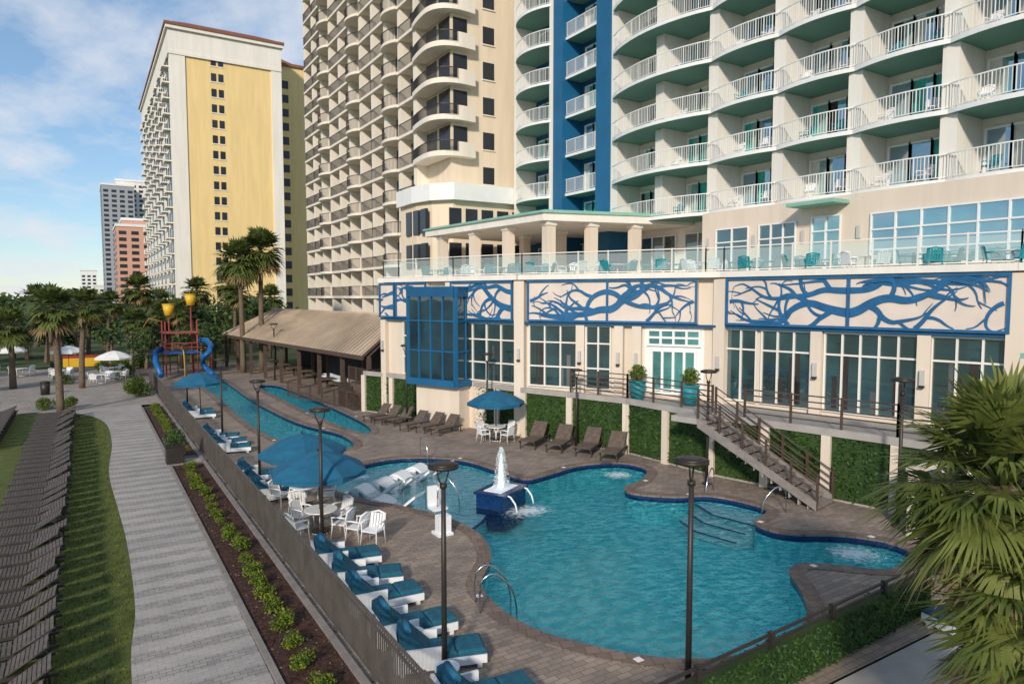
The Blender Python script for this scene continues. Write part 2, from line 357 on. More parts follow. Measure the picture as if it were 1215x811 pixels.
def fan_palm(h,r0,nf,nb,R,matL,lean=(0,0),dry=True,bw=.05):
    b=MB(); top=Vector((lean[0],lean[1],h))
    path=[];rad=[]
    for i in range(13):
        t=i/12; path.append((lean[0]*t*t,lean[1]*t*t,h*t)); rad.append(r0*(1.25-.45*t)*(1+.07*(i%2))+ (.04 if i>9 else 0))
    b.tube(path,rad,'trunk',9)
    for k in range(nf):
        az=k*2.399+random.uniform(-.2,.2); q=(k+.5)/nf
        el=math.radians(82-128*q+random.uniform(-8,8))
        m=matL if (el>-.55 or not dry) else 'palmdry'
        d=Vector((math.cos(az)*math.cos(el),math.sin(az)*math.cos(el),math.sin(el)))
        pl=R*random.uniform(.42,.62); side=Vector((-math.sin(az),math.cos(az),0))
        p0=top+Vector((0,0,-.15*q)); pm=p0+d*pl*.5+Vector((0,0,.04)); p1=p0+d*pl+Vector((0,0,-.10*R*q))
        w=.022*R
        b.face([p0-side*w,p0+side*w,pm+side*w,pm-side*w],m); b.face([pm-side*w,pm+side*w,p1+side*w*.6,p1-side*w*.6],m)
        d2=(p1-pm).normalized(); up=side.cross(d2).normalized()*-1
        if up.z<0: up=-up
        for j in range(nb):
            a=(j/(nb-1)-.5)*math.radians(190)
            L=R*.62*(.62+.38*math.cos(a*.8))*random.uniform(.8,1.12)
            bd=(d2*math.cos(a)+side*math.sin(a)+up*(.22*abs(math.sin(a))+random.uniform(-.06,.06))).normalized()
            bs=bd.cross(up).normalized()*bw*R*.5
            q1=p1+bd*L*.5+Vector((0,0,-.02*L)); q2=p1+bd*L+Vector((0,0,-(.10+.28*random.random())*L))
            b.face([p1,q1-bs,q1+bs],m); b.face([q1-bs,q2,q1+bs],m)
    return b.mesh('palm')
PA=[fan_palm(h,.17,44,15,1.55,'palm',l,bw=.13) for h,l in ((5.0,(.3,.1)),(6.2,(-.3,.3)),(4.2,(0,0)))]
TALL=[fan_palm(10.6,.21,70,15,2.3,'palm',(.2,.2),bw=.11),fan_palm(11.6,.22,70,15,2.4,'palm',(-.3,.1),bw=.11)]
inst('palm_tree',TALL[0],12.6,68.5,0,1); inst('palm_tree',TALL[1],14.5,69.3,0,2)
for x,y,s in ((-1.5,50.6,1.15),(-.4,63.6,1.1),(-5,66,1.2),(-8,72,1.1),(-9.5,84,1.2),(-3,85,1.2),(2,88,1.1),(-14,90,1.3),(-1,95,1.2),(5,90,1.2),(8,96,1.1),(12,98,1.2),(16,92,1.2),(20,95,1.1),(9,86,1.0),(-18,80,1.2),(-20,98,1.3),(-11,104,1.3),(2,110,1.3),(18,110,1.4),(23,105,1.3),(-26,110,1.4),(-6,120,1.4),(10,120,1.4),(-9.5,62,1.0),(4.5,80.5,1.0),(8.2,79,.9)):
    inst('palm_tree',random.choice(PA),x,y,0,random.random()*6,s*random.uniform(.9,1.1))
inst('palm_tree',fan_palm(4.75,.17,54,38,1.5,'palmnear',(.1,0),bw=.042),9.95,4.0,0,.3)
inst('palm_tree',fan_palm(3.4,.17,48,38,1.45,'palmnear',(-.1,0),bw=.042),9.9,3.4,0,1.3)
inst('palm_tree',fan_palm(4.0,.17,44,36,1.4,'palmnear',(.1,.1),bw=.042),11.6,4.4,0,2.3)
b=MB()
def dtree(x,y,h,r,n,s):
    b.tube([(x,y,-.1),(x+.2,y,h*.6)],[.25,.12],'trunk',5)
    for k in range(6):
        a=random.random()*6.28; q=r*random.uniform(.2,.7)
        blob(b,x+math.cos(a)*q,y+math.sin(a)*q,h*random.uniform(.45,.85),r*.55,r*.55,h*.2,n//6,s,['leaf','leafdark','leafdark'])
for _ in range(150):
    y=random.uniform(88,150); x=random.uniform(-75,15) if y<140 else random.uniform(-90,10)
    if x>-12 and y<90: continue
    dtree(x,y,random.uniform(4.5,7.2),random.uniform(2.5,4),190,.75)
for _ in range(45):
    dtree(random.uniform(10,27),random.uniform(94,138),random.uniform(5,8),3,190,.75)
for _ in range(60): dtree(random.uniform(-40,-14),random.uniform(52,90),random.uniform(2.5,4.8),2.3,160,.5)
for _ in range(120): dtree(random.uniform(-260,10),random.uniform(160,420),random.uniform(6,10),8,90,2.2)
for x,y in ((2,79.5),(5,76.5),(8,75.5),(10.8,74),(11,78),(13,80),(17,80),(18.5,84),(6,82),(10,84),(10.2,71.5),(3.4,72)): dtree(x,y,4.6,1.7,260,.4)
b.build('distant_trees')

# ---------------------------------------------------------------- fences and rails
def fence_line(b,P,Q,h,mat_,post=2.2,pick=.12,z=0,pw=.012,rails=(.1,None),pr=.04):
    dx,dy=Q[0]-P[0],Q[1]-P[1]; L=math.hypot(dx,dy); n=max(1,round(L/post))
    for i in range(n+1):
        x,y=P[0]+dx*i/n,P[1]+dy*i/n; b.box(x-pr,x+pr,y-pr,y+pr,z,z+h+.04,mat_)
    for rz in rails:
        rz=h if rz is None else rz
        b.ob(P,Q,z+rz-.025,z+rz+.02,-.022,.022,mat_)
    if pick:
        n=int(L/pick)
        for i in range(n):
            x,y=P[0]+dx*(i+.5)/n,P[1]+dy*(i+.5)/n; b.box(x-pw,x+pw,y-pw,y+pw,z+.08,z+h-.02,mat_)
b=MB(); fence_line(b,(4.36,64),(4.36,7.35),1.22,'fence',2.3,.10,.02,.012,(.12,1.08,None)); b.build('metal_fence')
b=MB(); P,Q=(4.4,7.4),(16.2,7.9)
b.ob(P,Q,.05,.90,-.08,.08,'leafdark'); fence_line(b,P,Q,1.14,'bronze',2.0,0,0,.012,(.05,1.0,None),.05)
for _ in range(9000):
    t=random.random(); s=random.choice((-1,1)); leaf(b,(P[0]+(Q[0]-P[0])*t,P[1]+(Q[1]-P[1])*t+s*random.uniform(.07,.15),random.uniform(.05,.93)),.085,'hedge')
b.build('hedge_fence')

# ---------------------------------------------------------------- podium
W=[(15.55,39.7),(16.0,38.4),(17.4,34),(19.1,29.6),(23.9,21.7),(24.3,21.0),(26.5,10.4),(28.2,3),(30,-6)]
pod=MB()
pod.prism(W+[(45,-6),(45,48),(22,48),(18.6,41.6)],0,8.05,'cream')
def windows(b,P,Q,z0,z1,a,c,nc,rows,fm='white',gm='glass',t=.07,o=0):
    b.ob(P,Q,z0,z1,o+.0,o+.03,gm,a=a,b=c)
    L=math.hypot(Q[0]-P[0],Q[1]-P[1]); hw=t/2/L
    for i in range(nc+1):
        s=a+(c-a)*i/nc; b.ob(P,Q,z0,z1,o+.03,o+.11,fm,a=s-hw,b=s+hw)
    for rz in [z0+t/2]+[z0+(z1-z0)*r for r in rows]+[z1-t/2]: b.ob(P,Q,rz-t/2,rz+t/2,o+.032,o+.105,fm,a=a,b=c)
S1,S2,S3=(W[2],W[3]),(W[3],W[4]),(W[5],W[6])
windows(pod,*S1,2.65,5.8,.10,.93,4,(.33,.72),'offwhite')
windows(pod,*S2,2.65,5.8,.05,.33,3,(.33,.72),'offwhite'); windows(pod,*S2,2.65,5.8,.385,.52,2,(.33,.72),'offwhite')
windows(pod,*S3,2.6,5.8,.02,.152,2,(.72,),'offwhite'); windows(pod,*S3,2.6,5.8,.175,.368,3,(.72,),'offwhite')
windows(pod,*S3,2.6,5.8,.42,.73,5,(.72,),'offwhite'); windows(pod,*S3,2.6,5.8,.77,.985,3,(.72,),'offwhite')
windows(pod,W[6],W[7],2.6,5.8,.05,.9,6,(.72,),'offwhite')
windows(pod,W[1],W[2],2.6,5.8,.1,.9,4,(.33,.72),'offwhite')
random.seed(5)
for S,rg in ((S1,(.10,.93)),(S2,(.05,.33)),(S3,(.42,.73)),(S3,(.77,.985)),(S3,(.175,.368))):
    for k in range(5):
        a=random.uniform(rg[0]+.01,rg[1]-.05); pod.ob(*S,2.75,2.75+random.uniform(.8,2.2),.0302,.0312,random.choice(('darkin','darkin','midwin')),a=a,b=min(rg[1]-.01,a+random.uniform(.008,.03)))
pod.ob(*S2,2.6,5.8,.0,.02,'white',a=.7,b=1.0)
windows(pod,*S2,2.65,4.75,.74,.96,4,(.1,),'white','glassteal',.11,.02); windows(pod,*S2,4.9,5.7,.72,.98,4,(.5,),'white','glassteal',.1,.02)
for S,l in ((S1,(.0,)),(S2,(.0,.357,.57,.665)),(S3,(.0,.394,.75)),((W[6],W[7]),(.0,.95)),((W[0],W[1]),(.15,))):
    L=math.hypot(S[1][0]-S[0][0],S[1][1]-S[0][1])
    for s in l:
        wd=.22 if s>0 else .28
        pod.ob(*S,.02,5.88 if s else 8.0,.0,.28 if s else .36,'cream',a=s-wd/L,b=s+wd/L)
        pod.ob(*S,4.0,4.55,.28 if s else .36,.42 if s else .46,'lampglass',a=s-.07/L,b=s+.07/L)
        pod.ob(*S,3.9,4.0,.28 if s else .36,.44 if s else .48,'bronze',a=s-.08/L,b=s+.08/L)
for i in range(len(W)-1):
    pod.ob(W[i],W[i+1],8.06,8.32,-.3,.48,'offwhite'); pod.ob(W[i],W[i+1],5.82,5.93,.0,.30,'deepblue')
HW=[(14.8,41.2),(16.6,36.5),(18.0,32.8),(19.0,29.2),(20.0,26.6),(21.0,23.6),(21.25,18.8),(22.7,12.2),(23.6,8),(25,2)]
pod.prism(HW+[(26,2),(26.4,11),(24.2,21.5),(19.5,30.2),(17,37.2),(15.6,40.6)],.0,2.42,'concrete')
for i in range(len(HW)-1):
    P,Q=HW[i],HW[i+1]; L=math.hypot(Q[0]-P[0],Q[1]-P[1]); n=max(1,round(L/2.3))
    pod.ob(P,Q,2.3,2.56,-.1,.12,'concrete')
    for k in range(n+1): pod.ob(P,Q,0,2.3,0,.16,'cream',a=k/n-.16/L,b=k/n+.16/L)
    for _ in range(int(L*300)):
        t=random.random(); dx,dy=Q[0]-P[0],Q[1]-P[1]
        if abs((t*n+.5)%1-.5)*L/n<.2: continue
        o=random.uniform(.02,.11); leaf(pod,(P[0]+dx*t+dy/L*o,P[1]+dy*t-dx/L*o,random.uniform(.1,2.28)),.16,'hedge')
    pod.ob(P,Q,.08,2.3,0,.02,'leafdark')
POD=pod.build('hotel_podium')
b=MB()
for i in range(4,len(HW)-1):
    P,Q=HW[i],HW[i+1]
    if i==6: fence_line(b,(P[0]+.28,P[1]-1.35),Q,1.08,'railbrown',1.9,0,2.56,.01,(.2,.42,.64,.86,None),.035)
    else: fence_line(b,P,Q,1.08,'railbrown',1.9,0,2.56,.01,(.2,.42,.64,.86,None),.035)
b.build('walkway_railing')
b=MB(); top=Vector((21.1,18.5,2.5)); bot=Vector((22.0,14.0,0)); ns=14
d=Vector((bot.x-top.x,bot.y-top.y,0)); L=d.length; d.normalize(); s=Vector((-d.y,d.x,0)); s=s if s.x<0 else -s
for i in range(ns):
    p=top+d*(L*i/ns); q=top+d*(L*(i+1.15)/ns); z=2.5*(1-(i+1)/ns)+.16; w=1.3
    a=[p,q,q+s*w,p+s*w]
    b.hexa([(v.x,v.y,z-.10) for v in a]+[(v.x,v.y,z) for v in a],'kerb')
    b.hexa([(v.x,v.y,z-.28) for v in (p,p+d*.03,p+d*.03+s*w,p+s*w)]+[(v.x,v.y,z-.1) for v in (p,p+d*.03,p+d*.03+s*w,p+s*w)],'concrete')
for k in (.0,1.3):
    A=top+s*k; C=bot+s*k
    b.hexa([(A.x,A.y,A.z-.3),(C.x,C.y,0),(C.x+s.x*.06,C.y+s.y*.06,0),(A.x+s.x*.06,A.y+s.y*.06,A.z-.3),(A.x,A.y,A.z+.05),(C.x,C.y,.3),(C.x+s.x*.06,C.y+s.y*.06,.3),(A.x+s.x*.06,A.y+s.y*.06,A.z+.05)],'kerb')
    for j in range(6):
        p=A.lerp(C,j/5); b.box(p.x-.035,p.x+.035,p.y-.035,p.y+.035,p.z,p.z+1.15,'railbrown')
    for hh in (.35,.6,.85,1.12): b.tube([A+Vector((0,0,hh)),C+Vector((0,0,hh))],.022,'railbrown',6)
lt=[top,top+s*1.3,top+s*1.3-d*1.2,top-d*1.2]
b.hexa([(v.x,v.y,2.3) for v in lt]+[(v.x,v.y,2.52) for v in lt],'concrete')
b.build('staircase')
# murals
random.seed(12)
def mural(P,Q,z0,z1,off,np_):
    b=MB(); L=math.hypot(Q[0]-P[0],Q[1]-P[1]); dx,dy=(Q[0]-P[0])/L,(Q[1]-P[1])/L; nx,ny=dy,-dx
    H=z1-z0; b.ob(P,Q,z0,z1,0,off,'muralbg')
    fr=.10
    for k in range(np_+1):
        s=k/np_; s=min(max(s,fr/2/L),1-fr/2/L); b.ob(P,Q,z0,z1,off,off+.09,'muralblue',a=s-fr/2/L,b=s+fr/2/L)
    b.ob(P,Q,z0,z0+fr,off,off+.087,'muralblue'); b.ob(P,Q,z1-fr,z1,off,off+.087,'muralblue')
    cnt=[0]
    def pt(s,h,o): return (P[0]+dx*s+nx*o,P[1]+dy*s+ny*o,z0+h)
    def grow(s,h,a,w0,s0,s1,dep,life):
        cnt[0]+=1; o=off+.014+.0011*(cnt[0]%55); curv=random.uniform(-.15,.15); prev=None; st=.09
        nxt=random.randint(4,8)
        for k in range(life):
            w=w0*(1-k/life)**.7+.012
            if k%7==0: curv=random.uniform(-.16,.16)*(1 if dep else .7)
            a+=curv
            if h>H-.3 and math.sin(a)>0: a-=.22*(1 if math.cos(a)>0 else -1)
            if h<.3 and math.sin(a)<0: a+=.22*(1 if math.cos(a)>0 else -1)
            px,py=-math.sin(a)*w/2,math.cos(a)*w/2
            cl=lambda q:(min(max(q[0],s0),s1),min(max(q[1],.05),H-.05))
            cur=(cl((s+px,h+py)),cl((s-px,h-py)))
            if prev: b.face([pt(*prev[0],o),pt(*prev[1],o),pt(*cur[1],o),pt(*cur[0],o)],'muralblue')
            prev=cur; s+=math.cos(a)*st; h+=math.sin(a)*st
            if s<s0 or s>s1 or h<0 or h>H: break
            if dep<2 and k>=nxt:
                nxt=k+random.randint(7,11)
                grow(s,h,a+random.choice((-1,1))*random.uniform(.5,.9),w*random.uniform(.6,.8),s0,s1,dep+1,int((life-k)*random.uniform(.35,.6))+6)
    for k in range(np_):
        s0,s1=L*k/np_+.04,L*(k+1)/np_-.04; ln=int((s1-s0)/.09)
        if k%2==0: e,di=s1,PI
        else: e,di=s0,0
        sg=-1 if k%2==0 else 1
        grow(e,H*.30,di+sg*.12,.34,s0,s1,0,int(ln*1.1)); grow(e,H*.72,di-sg*.05,.24,s0,s1,0,int(ln*1.0))
        grow(e+sg*(s1-s0)*.45,H*.04,di+sg*.7,.17,s0,s1,1,int(ln*.4)); grow(e+sg*(s1-s0)*.97,H*.5,di+PI+.3,.15,s0,s1,1,int(ln*.3))
    b.build('coral_mural')
def lerp2(P,Q,t): return (P[0]+(Q[0]-P[0])*t,P[1]+(Q[1]-P[1])*t)
mural(lerp2(W[0],W[1],.0),W[1],5.96,8.02,.32,1)
mural(lerp2(W[1],W[2],.02),lerp2(W[1],W[2],.6),5.96,8.02,.32,1)
mural(lerp2(*S1,.02),lerp2(*S1,.93),5.96,8.02,.32,1)
mural(lerp2(*S2,.05),lerp2(*S2,.97),5.96,8.02,.32,2)
mural(lerp2(*S3,.03),lerp2(*S3,.985),5.96,8.02,.32,2)
# blue glass bay
b=MB(); P,Q=(15.35,35.5),(16.7,32.4)
dx,dy=Q[0]-P[0],Q[1]-P[1]; L=math.hypot(dx,dy); ix,iy=-dy/L*1.6,dx/L*1.6
R_=(Q[0]+ix,Q[1]+iy); L_=(P[0]+ix,P[1]+iy)
b.prism([P,Q,R_,L_],2.55,7.6,'glassbay')
for A,C,n in ((P,Q,4),(Q,R_,2),(L_,P,2)):
    windows(b,A,C,2.6,7.3,0,1,n,(.35,.7),'blue','glassbay',.07)
    b.ob(A,C,7.2,7.75,-.05,.16,'deepblue'); b.ob(A,C,2.35,2.7,-.05,.16,'blue')
for p in (P,Q,R_,L_): b.box(p[0]-.1,p[0]+.1,p[1]-.1,p[1]+.1,2.36,7.74,'blue')
b.prism([(P[0]+.4,P[1]-.1),(Q[0]+.3,Q[1]+.2),R_,L_],0,2.5,'cream')
b.build('blue_glass_bay')
b=MB()
for i in range(len(W)-1):
    P,Q=W[i],W[i+1]; fence_line(b,P,Q,1.08,'offwhite',1.5,0,8.32,.01,(.08,None),.025); b.ob(P,Q,8.45,9.3,-.008,.008,'railglass')
fence_line(b,(18.6,41.6),W[0],1.08,'offwhite',1.5,0,8.32,.01,(.08,None),.025)
b.build('terrace_glass_railing')
# loggia
b=MB()
rf=[(23.3,33.8),(33.2,31.2),(33.2,49),(22.2,48)]
b.prism(rf,11.75,12.2,'offwhite'); b.prism(offset(rf,.18),12.2,12.32,'greentrim'); b.prism(offset(rf,-.3),12.32,12.42,'greentrim')
for x,y in ((24.0,34.2),(26.7,33.5),(29.6,32.75),(23.6,38.2),(23.3,42.2),(23.0,46.6),(28,38.5),(28,43)):
    b.box(x-.3,x+.3,y-.3,y+.3,8.06,11.75,'cream'); b.box(x-.36,x+.36,y-.36,y+.36,11.5,11.74,'offwhite'); b.box(x-.36,x+.36,y-.36,y+.36,8.06,8.5,'offwhite')
b.build('terrace_pavilion')

# ---------------------------------------------------------------- hotel tower
random.seed(9)
t=MB(); Z0=12.15; FH=2.9; NF=10; top=Z0+FH*NF
t.box(33.3,50,-6,36.7,8.06,top,'offwhite'); t.box(33.0,50,36.7,49.2,8.06,top,'blue')
t.box(30.5,33.3,-6,28.0,8.06,11.98,'cream')
def twin(P,Q,z0,z1,a,c,n,gm='glassteal',fm='white',rows=()): windows(t,P,Q,z0,z1,a,c,n,rows,fm,gm,.07)
P,Q=(30.5,28),(30.5,-6); fy=lambda y:(28-y)/34
twin(P,Q,8.4,11.0,fy(26.9),fy(24.7),2,'glass',rows=(.7,)); twin(P,Q,8.4,11.0,fy(24.0),fy(21.8),3,'glass',rows=(.7,))
twin(P,Q,8.2,11.1,fy(20.9),fy(19.4),2,rows=(.75,)); twin(P,Q,8.6,11.0,fy(17.9),fy(8),9,'glassblue',rows=(.3,.68)); twin(P,Q,8.6,11.0,fy(7),fy(-4),9,rows=(.3,.68))
t.box(29.2,30.5,19.0,21.5,11.55,11.72,'greentrim')
P,Q=(33.0,49),(33.0,36.7); 
for a in (.05,.4,.72): twin(P,Q,8.3,11.3,a,a+.22,3,'glass',rows=(.7,))
twin((33.28,36.5),(33.28,28.2),8.3,11.3,.05,.45,3,'glass',rows=(.7,)); twin((33.28,36.5),(33.28,28.2),8.3,11.3,.55,.95,3,'glass',rows=(.7,))
for y in (27.5,24.35,21.4,18.5): t.box(30.38,30.5,y-.08,y+.08,9.9,10.5,'lampglass')
rl=MB()
def arc(y1,y0,xf,bulge,n=10): return [(xf-bulge*math.sin(PI*i/n)**.8,y1+(y0-y1)*i/n) for i in range(n+1)]
bays=[(49.0,44.0,31.0,.8),(42.6,38.6,31.4,.0),(36.7,28.0,31.0,.95),(28.0,23.5,31.0,.38),(23.5,19.3,31.0,.38),(19.3,15.1,31.0,.38),(15.1,10.9,31.0,.38),(10.9,6.7,31.0,.38),(6.7,2.5,31.0,.38),(2.5,-1.7,31.0,.38)]
for f in range(NF+1):
    z=Z0+f*FH
    for (y1,y0,xf,bu) in bays:
        e=arc(y1,y0,xf,bu) if bu else [(xf,y1),(xf,y0)]
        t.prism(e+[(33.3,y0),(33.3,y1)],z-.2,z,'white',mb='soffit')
        if f==NF: continue
        dd=.07
        for i in range(len(e)-1):
            A=(e[i][0]+dd,e[i][1]); C=(e[i+1][0]+dd,e[i+1][1])
            rl.ob(A,C,z+1.03,z+1.08,-.03,.03,'white'); rl.ob(A,C,z+.08,z+.11,-.015,.015,'white')
            Ls=math.hypot(A[0]-C[0],A[1]-C[1]); n=max(1,int(Ls/.13))
            for k in range(n):
                p=lerp2(A,C,(k+.5)/n); w=.009 if k%8 else .018; rl.box(p[0]-w,p[0]+w,p[1]-w,p[1]+w,z+.1,z+1.04,'white')
        xw=33.3 if y1<37 else 33.0
        units=[(y1,y0)] if y1-y0<6 else [(y1,(y1+y0)/2),((y1+y0)/2,y0)]
        for (a,c) in units:
            P,Q=(xw,a),(xw,c); w=a-c
            s0=.12; s1=s0+min(.76,3.0/w); n=3
            for k in range(n):
                fa,fb=s0+(s1-s0)*k/n,s0+(s1-s0)*(k+1)/n
                r=random.random()
                windows(t,P,Q,z+.02,z+2.3,fa,fb,1,(),'white','glassblue' if r<.4 else 'glassteal',.09)
                if r>.4: t.ob(P,Q,z+.1,z+2.2,.031,.034,random.choice(('curtain','sheer','curtain','darkin','sheer')),a=fa+.01,b=fa+random.uniform(.3,.6)*(fb-fa))
            t.ob(P,Q,z+1.7,z+1.95,.0,.12,'lampglass',a=.92,b=.95) 
for y in (49.1,44.0): t.box(31.0,33.05,y-.18,y+.18,Z0-.5,top,'offwhite')
for y in (36.7,32.35,28.0,23.5,19.3,15.1,10.9,6.7,2.5,-1.7): t.box(31.12 if y<25 else 31.2,33.35,y-.34,y+.34,Z0-.25,top,'offwhite')
t.box(31.1,33.1,37.05,38.6,8.06,top,'blue'); t.box(31.1,33.1,42.6,43.8,8.06,top,'blue')
t.box(31.05,50,-6,49.2,top,top+1,'offwhite')
TW=t.build('hotel_tower'); rl.build('balcony_railings',parent=TW)

# ---------------------------------------------------------------- middle tower
t=MB(); rl=MB(); zb=19.1; FH2=2.95
flo=[zb+FH2*k for k in range(-6,12)]; tz=flo[-1]+3.4
t.box(26.5,45,52,92,0,tz,'midbeige')
for z in flo:
    for x in (30.1,33.5): t.box(x-.55,x+.55,51.96,52.02,z+.75,z+2.2,'darkwin'); t.box(x-.62,x+.62,51.9,51.995,z+.65,z+.75,'midwhite')
    if z>16.5:
        cp=smooth([(25.2,57),(24.9,55.2),(24.8,53.0),(25.4,51.7),(26.7,51.1),(28.4,51.2)],4,False)
        t.prism(cp+[(28.4,52.1),(26.4,52.1),(26.4,57)],z-.25,z,'midwhite')
        for i in range(len(cp)-1):
            solid=i>=16
            t.ob(cp[i],cp[i+1],z,z+(.95 if solid else .18),-.14,-.02,'midwhite') 
            if not solid:
                rl.ob(cp[i],cp[i+1],z+1.0,z+1.06,-.1,-.04,'bronze')
                for k in range(4):
                    p=lerp2(cp[i],cp[i+1],(k+.5)/4); rl.box(p[0]+.05,p[0]+.08,p[1]-.015,p[1]+.015,z+.1,z+1.02,'bronze')
        t.box(26.7,28.0,51.95,52.02,z+.05,z+2.4,'darkwin')
        t.box(26.45,26.52,52.2,54.2,z+.05,z+2.5,'darkwin'); t.box(26.45,26.52,54.7,56.7,z+.05,z+2.5,'midwin')
    y=57.0; k=0
    while y<91.5:
        w=3.5; rnd=(k%3==1)
        xo=25.0
        e=arc(y+w,y,xo+.1,.5,6) if rnd else [(xo+.3,y+w),(xo+.3,y)]
        t.prism(e+[(26.5,y),(26.5,y+w)],z-.26,z,'midwhite')
        t.box(26.43,26.5,y+.5,y+w-1.5,z+.05,z+2.35,'midwin'); t.box(26.43,26.5,y+w-1.3,y+w-.4,z+.05,z+2.35,'darkwin')
        for i in range(len(e)-1):
            A=(e[i][0]+.05,e[i][1]);C=(e[i+1][0]+.05,e[i+1][1])
            rl.ob(A,C,z+1.0,z+1.06,-.03,.03,'bronze')
            n=max(1,int(math.hypot(A[0]-C[0],A[1]-C[1])/.16))
            for j in range(n):
                p=lerp2(A,C,(j+.5)/n); rl.box(p[0]-.014,p[0]+.014,p[1]-.014,p[1]+.014,z,z+1.0,'bronze')
        y+=w; k+=1
y=57.0
while y<92.5: t.box(25.45,26.5,y-.32,y+.32,0,tz,'midwhite'); y+=3.5
t.prism([(23.6,57),(23.5,53.5),(24.0,51),(25.4,49.4),(33,49.4),(33,52),(26.5,52),(26.5,57)],15.0,16.35,'white')
t.prism([(24.0,57),(23.9,53.5),(24.4,51.4),(25.6,50),(33,50),(33,52),(26.5,52),(26.5,57)],8,15.0,'midbeige')
for zz in (9.6,12.4):
    for x in (25.8,27.3,28.8,30.3,31.8): t.box(x-.55,x+.55,49.96,50.02,zz,zz+2.0,'darkwin')
    for y in (51.9,53.4,54.9): t.box(23.8,24.05,y-.5,y+.5,zz,zz+2.0,'darkwin')
t.box(25,45.5,51.5,92.5,tz,tz+.8,'midwhite')
M=t.build('beige_hotel_tower'); rl.build('balcony_railings',parent=M)

# ---------------------------------------------------------------- yellow building
t=MB(); H3=56.5
t.box(15,34.6,143,210,0,H3,'yellow'); t.box(34.6,44,150,205,0,H3-1,'yellow'); t.box(24,44,165,200,H3,H3+4,'yelwhite')
for x0,x1 in ((14.7,17.4),(32.9,34.9)): t.box(x0,x1,142.75,143.05,0,H3-4,'yelwhite')
t.box(14.5,34.9,142.6,210.3,H3-4.6,H3-4,'yelwhite'); t.box(14.2,35.2,142.2,210.8,H3-.1,H3+.5,'yelwhite'); t.box(14.6,34.9,142.7,210,H3-4,H3-.1,'yelwhite')
t.box(14.0,35.4,142.0,211,H3+.5,H3+1.0,'rooftile'); t.box(34.6,44.3,149.6,205,H3-1,H3-.4,'rooftile')
t.hexa([(14.2,142.2,H3+1),(35.2,142.2,H3+1),(35.2,210,H3+1),(14.2,210,H3+1),(18,146,H3+2.6),(31,146,H3+2.6),(31,206,H3+2.6),(18,206,H3+2.6)],'rooftile')
t.hexa([(23.5,164.5,H3+4),(44.5,164.5,H3+4),(44.5,200.5,H3+4),(23.5,200.5,H3+4),(28,169,H3+7),(40,169,H3+7),(40,196,H3+7),(28,196,H3+7)],'rooftile')
t.box(14.85,15.0,143.06,209.9,0,H3-4.6,'yelwhite')
fl=[2.9*k+1.0 for k in range(18)]
for z in fl:
    for x in (22.3,23.6): t.box(x-.45,x+.45,142.93,143.02,z+.7,z+2.2,'darkwin'); t.box(x-.6,x+.6,142.9,142.99,z+.5,z+.7,'yelwhite')
    t.box(36.5,38,149.93,150.02,z+.6,z+2.2,'darkwin'); 
    y=145.0; k=0
    while y<207:
        t.box(14.78,14.86,y+.6,y+2.9,z+.1,z+2.2,'darkwin')
        if k%2==0:
            t.box(13.7,14.85,y,y+3.6,z-.2,z,'yelwhite'); t.box(13.7,13.8,y,y+3.6,z,z+1.0,'yelwhite')
        y+=4.0; k+=1
t.build('yellow_hotel_tower')
def tower(name,u0,u1,d,ztop,m,fh=3.2,step=0):
    b=MB(); c=math.cos(math.radians(32)); s_=math.sin(math.radians(32))
    r0,r1=u0*d,u1*d; X0,Y0=c*r0+s_*d,-s_*r0+c*d; w=(r1-r0)/c*.9
    b.box(X0,X0+w,Y0,Y0+w*2,0,ztop,m); b.box(X0-.4,X0+w+.4,Y0-.4,Y0+w*2,ztop,ztop+1.2,'white')
    z=2
    while z<ztop-3:
        n=max(2,int(w/4))
        for k in range(n): b.box(X0+w*(k+.2)/n,X0+w*(k+.8)/n,Y0-.1,Y0,z,z+1.7,'darkwin')
        for k in range(int(w*2/5)): b.box(X0-.1,X0,Y0+k*5+1,Y0+k*5+4,z,z+1.7,'darkwin')
        z+=fh
    b.build(name)
tower('grey_high_rise',-.594,-.555,450,80,'grey'); tower('grey_high_rise',-.573,-.53,470,86,'offwhite')
tower('pink_hotel',-.575,-.53,330,41,'pink'); tower('pink_hotel',-.566,-.535,340,45,'pink'); tower('white_apartment_building',-.629,-.61,600,30,'white'); tower('white_apartment_building',-.612,-.598,560,16,'offwhite'); tower('white_apartment_building',-.655,-.64,700,14,'offwhite')

# ---------------------------------------------------------------- wood-roof pavilion
b=MB(); E0,E1=(15.0,42.0,3.4),(11.8,75,3.4); R0,R1=(19.0,44.0,5.9),(17.0,75,5.9); B0,B1=(22,46,3.6),(22,75,3.6)
b.face([E0,R0,R1,E1],'roofmetal'); b.face([R0,B0,B1,R1],'roofmetal'); 
for i in range(56):
    s=i/55; A=Vector(E0).lerp(Vector(E1),s); C=Vector(R0).lerp(Vector(R1),s); b.hexa([(A.x,A.y,A.z),(A.x,A.y+.06,A.z),(C.x,C.y+.06,C.z),(C.x,C.y,C.z),(A.x,A.y,A.z+.05),(A.x,A.y+.06,A.z+.05),(C.x,C.y+.06,C.z+.05),(C.x,C.y,C.z+.05)],'roofmetal')
b.ob((E1[0],E1[1]),(E0[0],E0[1]),3.15,3.42,-.05,.08,'railbrown'); b.tube([E0,R0,B0],.12,'railbrown',4)
b.tube([R0,R1],.12,'roofmetal',6)
for i in range(9):
    s=i/8; A=Vector(E0).lerp(Vector(E1),s); b.box(A.x+.25,A.x+.5,A.y-.12,A.y+.12,0,3.35,'railbrown'); 
    C=Vector(R0).lerp(Vector(R1),s); b.box(C.x-.1,C.x+.15,C.y-.12,C.y+.12,0,5.8,'railbrown'); b.tube([(A.x+.3,A.y,3.3),(C.x,C.y,5.7)],.08,'railbrown',4)
